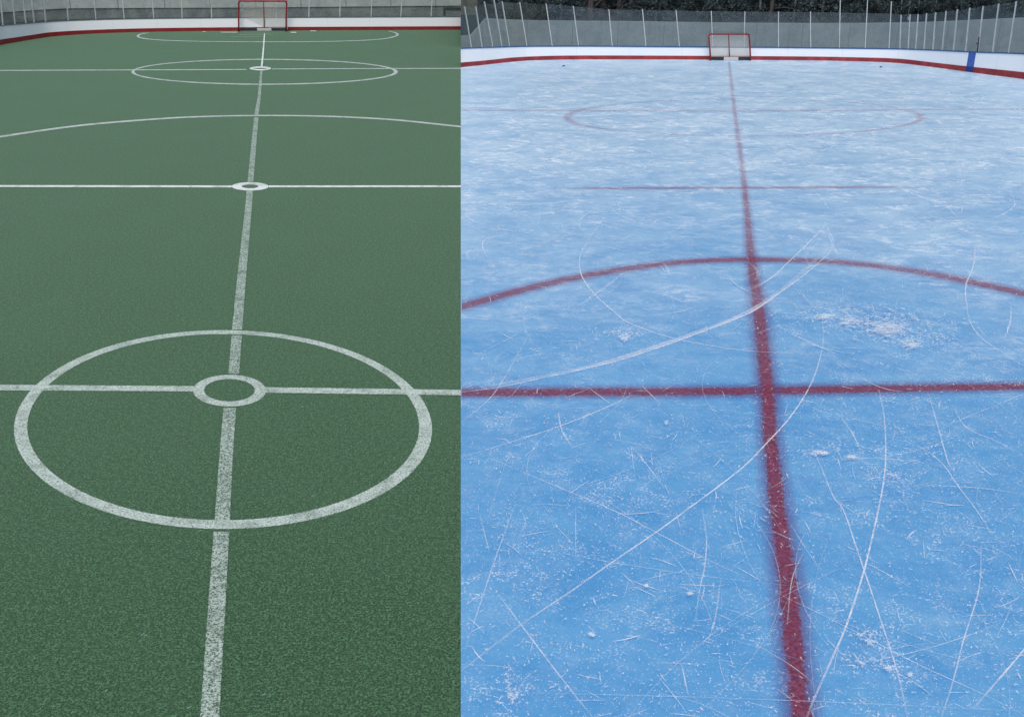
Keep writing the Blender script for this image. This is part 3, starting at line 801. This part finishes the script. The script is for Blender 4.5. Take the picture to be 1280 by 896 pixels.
bank = link('hillside', vs, fs, m_litter); bank['kind'] = 'structure'
def bank_spot(x, k):
    """a spot on the bank behind the wall at photo column x, k = distance as a multiple of the wall's"""
    d = ray(x, 14); best = None
    for a, b in zip(rw[3:], rw[4:]):
        for t in range(10):
            p = a.lerp(b, t / 10); e = abs(p[0] / p[1] - d.x / d.y)
            if best is None or e < best[0]: best = (e, p)
    p = best[1]
    return Vector((p[0] * k, p[1] * k, bank_z(p[2], k) - .12))

def leaves(m, c, rx, ry, rz, n, size, rng):
    for _ in range(n):
        while True:
            p = Vector((rng.uniform(-1, 1), rng.uniform(-1, 1), rng.uniform(-1, 1)))
            if p.length < 1: break
        q = Vector(c) + Vector((p.x * rx, p.y * ry, p.z * rz))
        a = Vector((rng.gauss(0, 1), rng.gauss(0, 1), rng.gauss(0, .6))).normalized()
        b = a.cross(Vector((rng.gauss(0, 1), rng.gauss(0, 1), rng.gauss(0, 1)))).normalized()
        s = size * rng.uniform(.6, 1.4)
        m.add([q - a * s, q + b * s * .45, q + a * s, q - b * s * .45], [(0, 1, 2, 3)])
def make_tree(name, label, group, trunk_r, ht, bark_m, leaf_m, seed):
    rng = random.Random(seed)
    root = empty(name); tag(root, label, 'tree', group)
    m = MB(); pts = []; rad = []
    for k in range(9):
        t = k / 8
        pts.append((math.sin(t * 4 + seed) * .12 * t * ht * .2, math.cos(t * 3 + seed) * .1 * t, t * ht)); rad.append(trunk_r * (1.35 if k == 0 else 1 - .65 * t))
    m.tube(pts, rad, 9)
    tips = []
    for k in range(13):
        z = ht * (.10 + .075 * k * rng.uniform(.85, 1.1)); a = rng.uniform(0, 2 * PI); l = rng.uniform(.7, 1.9)
        if z > ht: continue
        p = Vector((0, 0, z)); e = p + Vector((math.cos(a) * l, math.sin(a) * l, rng.uniform(-.1, .8)))
        m.tube([p, p.lerp(e, .5) + Vector((0, 0, .12)), e], [trunk_r * .32, trunk_r * .2, trunk_r * .08], 6)
        tips.append(e); tips.append(p.lerp(e, .6))
    m.build('trunk', bark_m, root, True)
    m = MB()
    for e in tips:
        low = e.z < ht * .42
        leaves(m, e, rng.uniform(.35, .7), rng.uniform(.35, .7), rng.uniform(.2, .45), 14 if low else 75, .085, rng)
    m.build('crown', leaf_m, root)
    return root
def copy_tree(o):
    c = o.copy(); C.objects.link(c)
    for ch in o.children:
        d = ch.copy(); C.objects.link(d); d.parent = c
    return c
def plant(proto, spots, rng, smin, smax):
    for i, (x, k) in enumerate(spots):
        o = proto if i == 0 else copy_tree(proto)
        o.location = bank_spot(x, k); o.rotation_euler = (0, 0, rng.uniform(0, 6.28)); s = rng.uniform(smin, smax); o.scale = (s, s, s)
rng = random.Random(5)
tg = make_tree('tree', 'grey barked dark leaved tree on the wooded bank behind the ice wall', 'dark trees on the bank', .11, 6.5, m_bark_grey, m_leaf, 2)
plant(tg, [(640, 1.08), (668, 1.09), (690, 1.11), (706, 1.10), (815, 1.10), (832, 1.15), (850, 1.09), (872, 1.13), (906, 1.09), (926, 1.14), (948, 1.11), (1004, 1.09), (1022, 1.14), (1040, 1.10), (1068, 1.15), (1096, 1.11), (1120, 1.15), (1160, 1.12), (1185, 1.1), (1205, 1.13), (1232, 1.12), (1255, 1.14), (1290, 1.11), (677, 1.07), (696, 1.075), (722, 1.065), (800, 1.07), (822, 1.075), (862, 1.07), (884, 1.075), (915, 1.07), (937, 1.075), (962, 1.07), (978, 1.08), (1015, 1.07), (1031, 1.08), (1057, 1.08), (1078, 1.08), (1108, 1.08), (1146, 1.08), (1194, 1.075), (1217, 1.08), (1243, 1.075)], rng, .8, 1.3)
tr_ = make_tree('tree', 'russet barked tree with dark leaves on the bank behind the ice wall', 'russet trees on the bank', .15, 6.5, m_bark_rust, m_leaf, 9)
plant(tr_, [(739, 1.044), (752, 1.06), (773, 1.05), (786, 1.046), (728, 1.06), (764, 1.075), (680, 1.07), (650, 1.05), (962, 1.046), (1075, 1.09)], rng, .8, 1.2)
tp = make_tree('tree', 'slender pale grey trunked tree on the dark bank behind the ice wall', 'pale trees on the bank', .07, 6.0, m_bark_pale, m_leaf_b, 4)
plant(tp, [(991, 1.044), (951, 1.05), (830, 1.07), (883, 1.05), (702, 1.048), (1030, 1.05), (816, 1.046), (790, 1.06), (1095, 1.06), (1185, 1.06)], rng, .9, 1.1)
def make_bush(label, group, leaf_m, seed, n=520):
    rng = random.Random(seed)
    root = empty('bush'); tag(root, label, 'bush', group)
    m = MB()
    for k in range(9):
        a = rng.uniform(0, 6.28); e = Vector((math.cos(a) * rng.uniform(.2, .7), math.sin(a) * rng.uniform(.2, .5), rng.uniform(.4, 1.1)))
        m.tube([(0, 0, 0), e * .5 + Vector((0, 0, .1)), e], [.02, .014, .006], 5)
    m.build('stems', m_bark_grey, root, True)
    m = MB()
    for k in range(11):
        leaves(m, (rng.uniform(-.75, .75), rng.uniform(-.45, .45), rng.uniform(.1, .85)), rng.uniform(.2, .45), rng.uniform(.2, .4), rng.uniform(.15, .32), n // 11, .07, rng)
    m.build('foliage', leaf_m, root)
    return root
bg = make_bush('dark green bush on the bank behind the rink wall', 'dark bushes on the bank', m_leaf, 21)
plant(bg, [(632, 1.06), (655, 1.065), (684, 1.06), (712, 1.07), (800, 1.06), (858, 1.065), (895, 1.06), (925, 1.065), (968, 1.07), (1012, 1.06), (1036, 1.065), (1088, 1.06), (1150, 1.065), (1176, 1.06), (1222, 1.065), (1270, 1.06), (640, 1.048), (662, 1.05), (676, 1.048), (696, 1.05), (722, 1.05), (780, 1.05), (820, 1.05), (842, 1.048), (876, 1.05), (910, 1.048), (942, 1.05), (1000, 1.05), (1056, 1.05), (1072, 1.048), (1104, 1.05), (1124, 1.05), (1164, 1.05), (1200, 1.05), (1246, 1.05)], rng, .75, 1.25)
bb = make_bush('blue green bush on the bank under the trees', 'blue green bushes on the bank', m_leaf_b, 22)
plant(bb, [(646, 1.09), (672, 1.1), (698, 1.085), (815, 1.085), (838, 1.1), (880, 1.09), (912, 1.1), (976, 1.1), (1026, 1.09), (1056, 1.07), (1072, 1.075), (1110, 1.085), (1135, 1.09), (1165, 1.09), (1200, 1.08), (1246, 1.09)], rng, .9, 1.35)
brs = make_bush('russet leaved bush on the bank above the ice wall', 'russet bushes on the bank', m_leaf_r, 23, 380)
plant(brs, [(742, 1.055), (972, 1.115), (1062, 1.115), (1108, 1.115)], rng, .6, .85)
# thin bare poles rising behind the glass
def pole(x, xt, k, r, mat, label):
    b = bank_spot(x, k); t = at_depth(xt, -20, b.y)
    root = empty('thin_pole', b)
    m = MB(); m.tube([(0, 0, -.1), (t.x - b.x, 0, t.z - b.z)], [r, r * .9], 8)
    m2 = MB(); m2.tube([(0, 0, .0), (0, 0, .16)], [r * 2.0, r * 1.5], 8)
    tag(root, label, 'pole')
    m.build('shaft', mat, root, True); m2.build('collar', mat, root, True)
pole(716, 712, 1.06, .022, m_pole, 'thin grey pole rising behind the left glass posts')
pole(1126.5, 1128, 1.05, .016, m_pole, 'faint thin grey pole, leftmost of three behind the curved glass')
pole(1138, 1140, 1.05, .024, m_pole, 'pale grey thin pole, middle of three behind the curved glass')
pole(1148.5, 1151, 1.055, .024, m_bark_pale, 'brownish thin pole, third of three behind the curved glass')
pole(1170, 1173, 1.05, .018, m_bark_pale, 'thin pale pole standing apart, right of the brownish pole')
# pale utility cabinet on a post among the trees
b = bank_spot(830, 1.055)
root = empty('utility_box', b); tag(root, 'small pale utility box on a post among the dark trees', 'utility box')
m = MB(); m.box(-.035, .035, -.03, .03, -.1, .12); m.build('stand', m_pole, root)
m = MB(); m.box(-.06, .06, -.05, .05, .12, .38); m.box(-.075, .075, -.065, .065, .382, .405); m.build('cabinet', m_post, root)
# ------------------------------------------------------------------ pucks, litter
for (x, y), lab in (((704.5, 83), 'black puck lying on the ice near the left corner boards'), ((1101, 84.3), 'black puck lying on the ice near the right corner boards')):
    p = G(x, y)
    m = MB(); r = .055; h = .03; vs = []; ns = 20
    prof = [(0.86, 0), (1, .12), (1, .88), (.86, 1)]
    for a, z in prof:
        for k in range(ns):
            w = 2 * PI * k / ns; vs.append((math.cos(w) * r * a, math.sin(w) * r * a, z * h))
    fs = [(i * ns + k, i * ns + (k + 1) % ns, (i + 1) * ns + (k + 1) % ns, (i + 1) * ns + k) for i in range(3) for k in range(ns)]
    fs += [tuple(range(ns - 1, -1, -1)), tuple(3 * ns + k for k in range(ns))]
    m.add(vs, fs); o = m.build('puck', m_dark); o.location = (p.x, p.y, .002); tag(o, lab, 'puck', 'pucks on the ice')
rng = random.Random(8)
for (x, y) in ((250, 664), (391, 620), (263, 509), (378, 508.5), (493, 572), (552, 530), (330, 868), (356, 876), (350, 226), (497, 290), (470, 171), (237, 896 - 12), (182, 794), (133, 863), (178, 793), (499, 455)):
    p = G(x, y); a = rng.uniform(0, PI); l = rng.uniform(.008, .02); w = .003
    m = MB(); vs = []
    for k in range(4):
        t = k / 3 - .5
        for sgn in (-1, 1):
            for z in (.0, .003): vs.append((t * 2 * l, sgn * w * (1 - abs(t)) + .006 * t * t, z + .004 * (1 - 4 * t * t)))
    fs = []
    for k in range(3):
        i = 4 * k
        fs += [(i, i + 4, i + 6, i + 2), (i + 1, i + 3, i + 7, i + 5), (i, i + 1, i + 5, i + 4), (i + 2, i + 6, i + 7, i + 3)]
    fs += [(0, 2, 3, 1), (12, 13, 15, 14)]
    m.add(vs, fs); o = m.build('litter_scrap', m_post); o.location = (p.x, p.y, .002); o.rotation_euler = (0, 0, a)
    tag(o, 'tiny pale scrap of litter lying on the green court', 'litter', 'pale scraps on the green court')

# ------------------------------------------------------------------ camera, light, sky
cam = bpy.data.cameras.new('camera'); co = bpy.data.objects.new('camera', cam); C.objects.link(co)
co.location = CAM; co.rotation_euler = (PI / 2 - PITCH, 0, 0)
cam.sensor_fit = 'HORIZONTAL'; cam.sensor_width = 36; cam.lens = 36 * FPX / 1280; cam.clip_end = 2000
S.camera = co
EL_, AZ = math.radians(54), math.radians(182)       # high soft sun behind the viewer, under cloud
w = bpy.data.worlds.new('World'); S.world = w; w.use_nodes = True
nt = w.node_tree
sky = nt.nodes.new('ShaderNodeTexSky'); sky.sky_type = 'NISHITA'; sky.sun_disc = False
sky.sun_elevation = EL_; sky.sun_rotation = AZ; sky.air_density = 1.2; sky.dust_density = 3.5; sky.ozone_density = 1.0
bgn = nt.nodes['Background']; nt.links.new(sky.outputs[0], bgn.inputs[0]); bgn.inputs[1].default_value = .12
sl = bpy.data.lights.new('sun', 'SUN'); so = bpy.data.objects.new('sun', sl); C.objects.link(so)
sl.energy = 1.1; sl.angle = math.radians(25); sl.color = (1, .97, .92)
sd = Vector((math.sin(AZ) * math.cos(EL_), math.cos(AZ) * math.cos(EL_), math.sin(EL_)))
so.rotation_euler = sd.to_track_quat('Z', 'Y').to_euler()
S.view_settings.view_transform = 'Standard'; S.view_settings.look = 'None'; S.view_settings.gamma = 1; S.view_settings.use_curve_mapping = False
S.view_settings.exposure = 0.08
S.render.engine = 'CYCLES'
S.cycles.transparent_max_bounces = 32; S.cycles.max_bounces = 6
S.cycles.use_denoising = True; S.cycles.denoiser = 'OPENIMAGEDENOISE'
S.cycles.denoising_input_passes = 'RGB_ALBEDO_NORMAL'; S.cycles.denoising_prefilter = 'NONE'
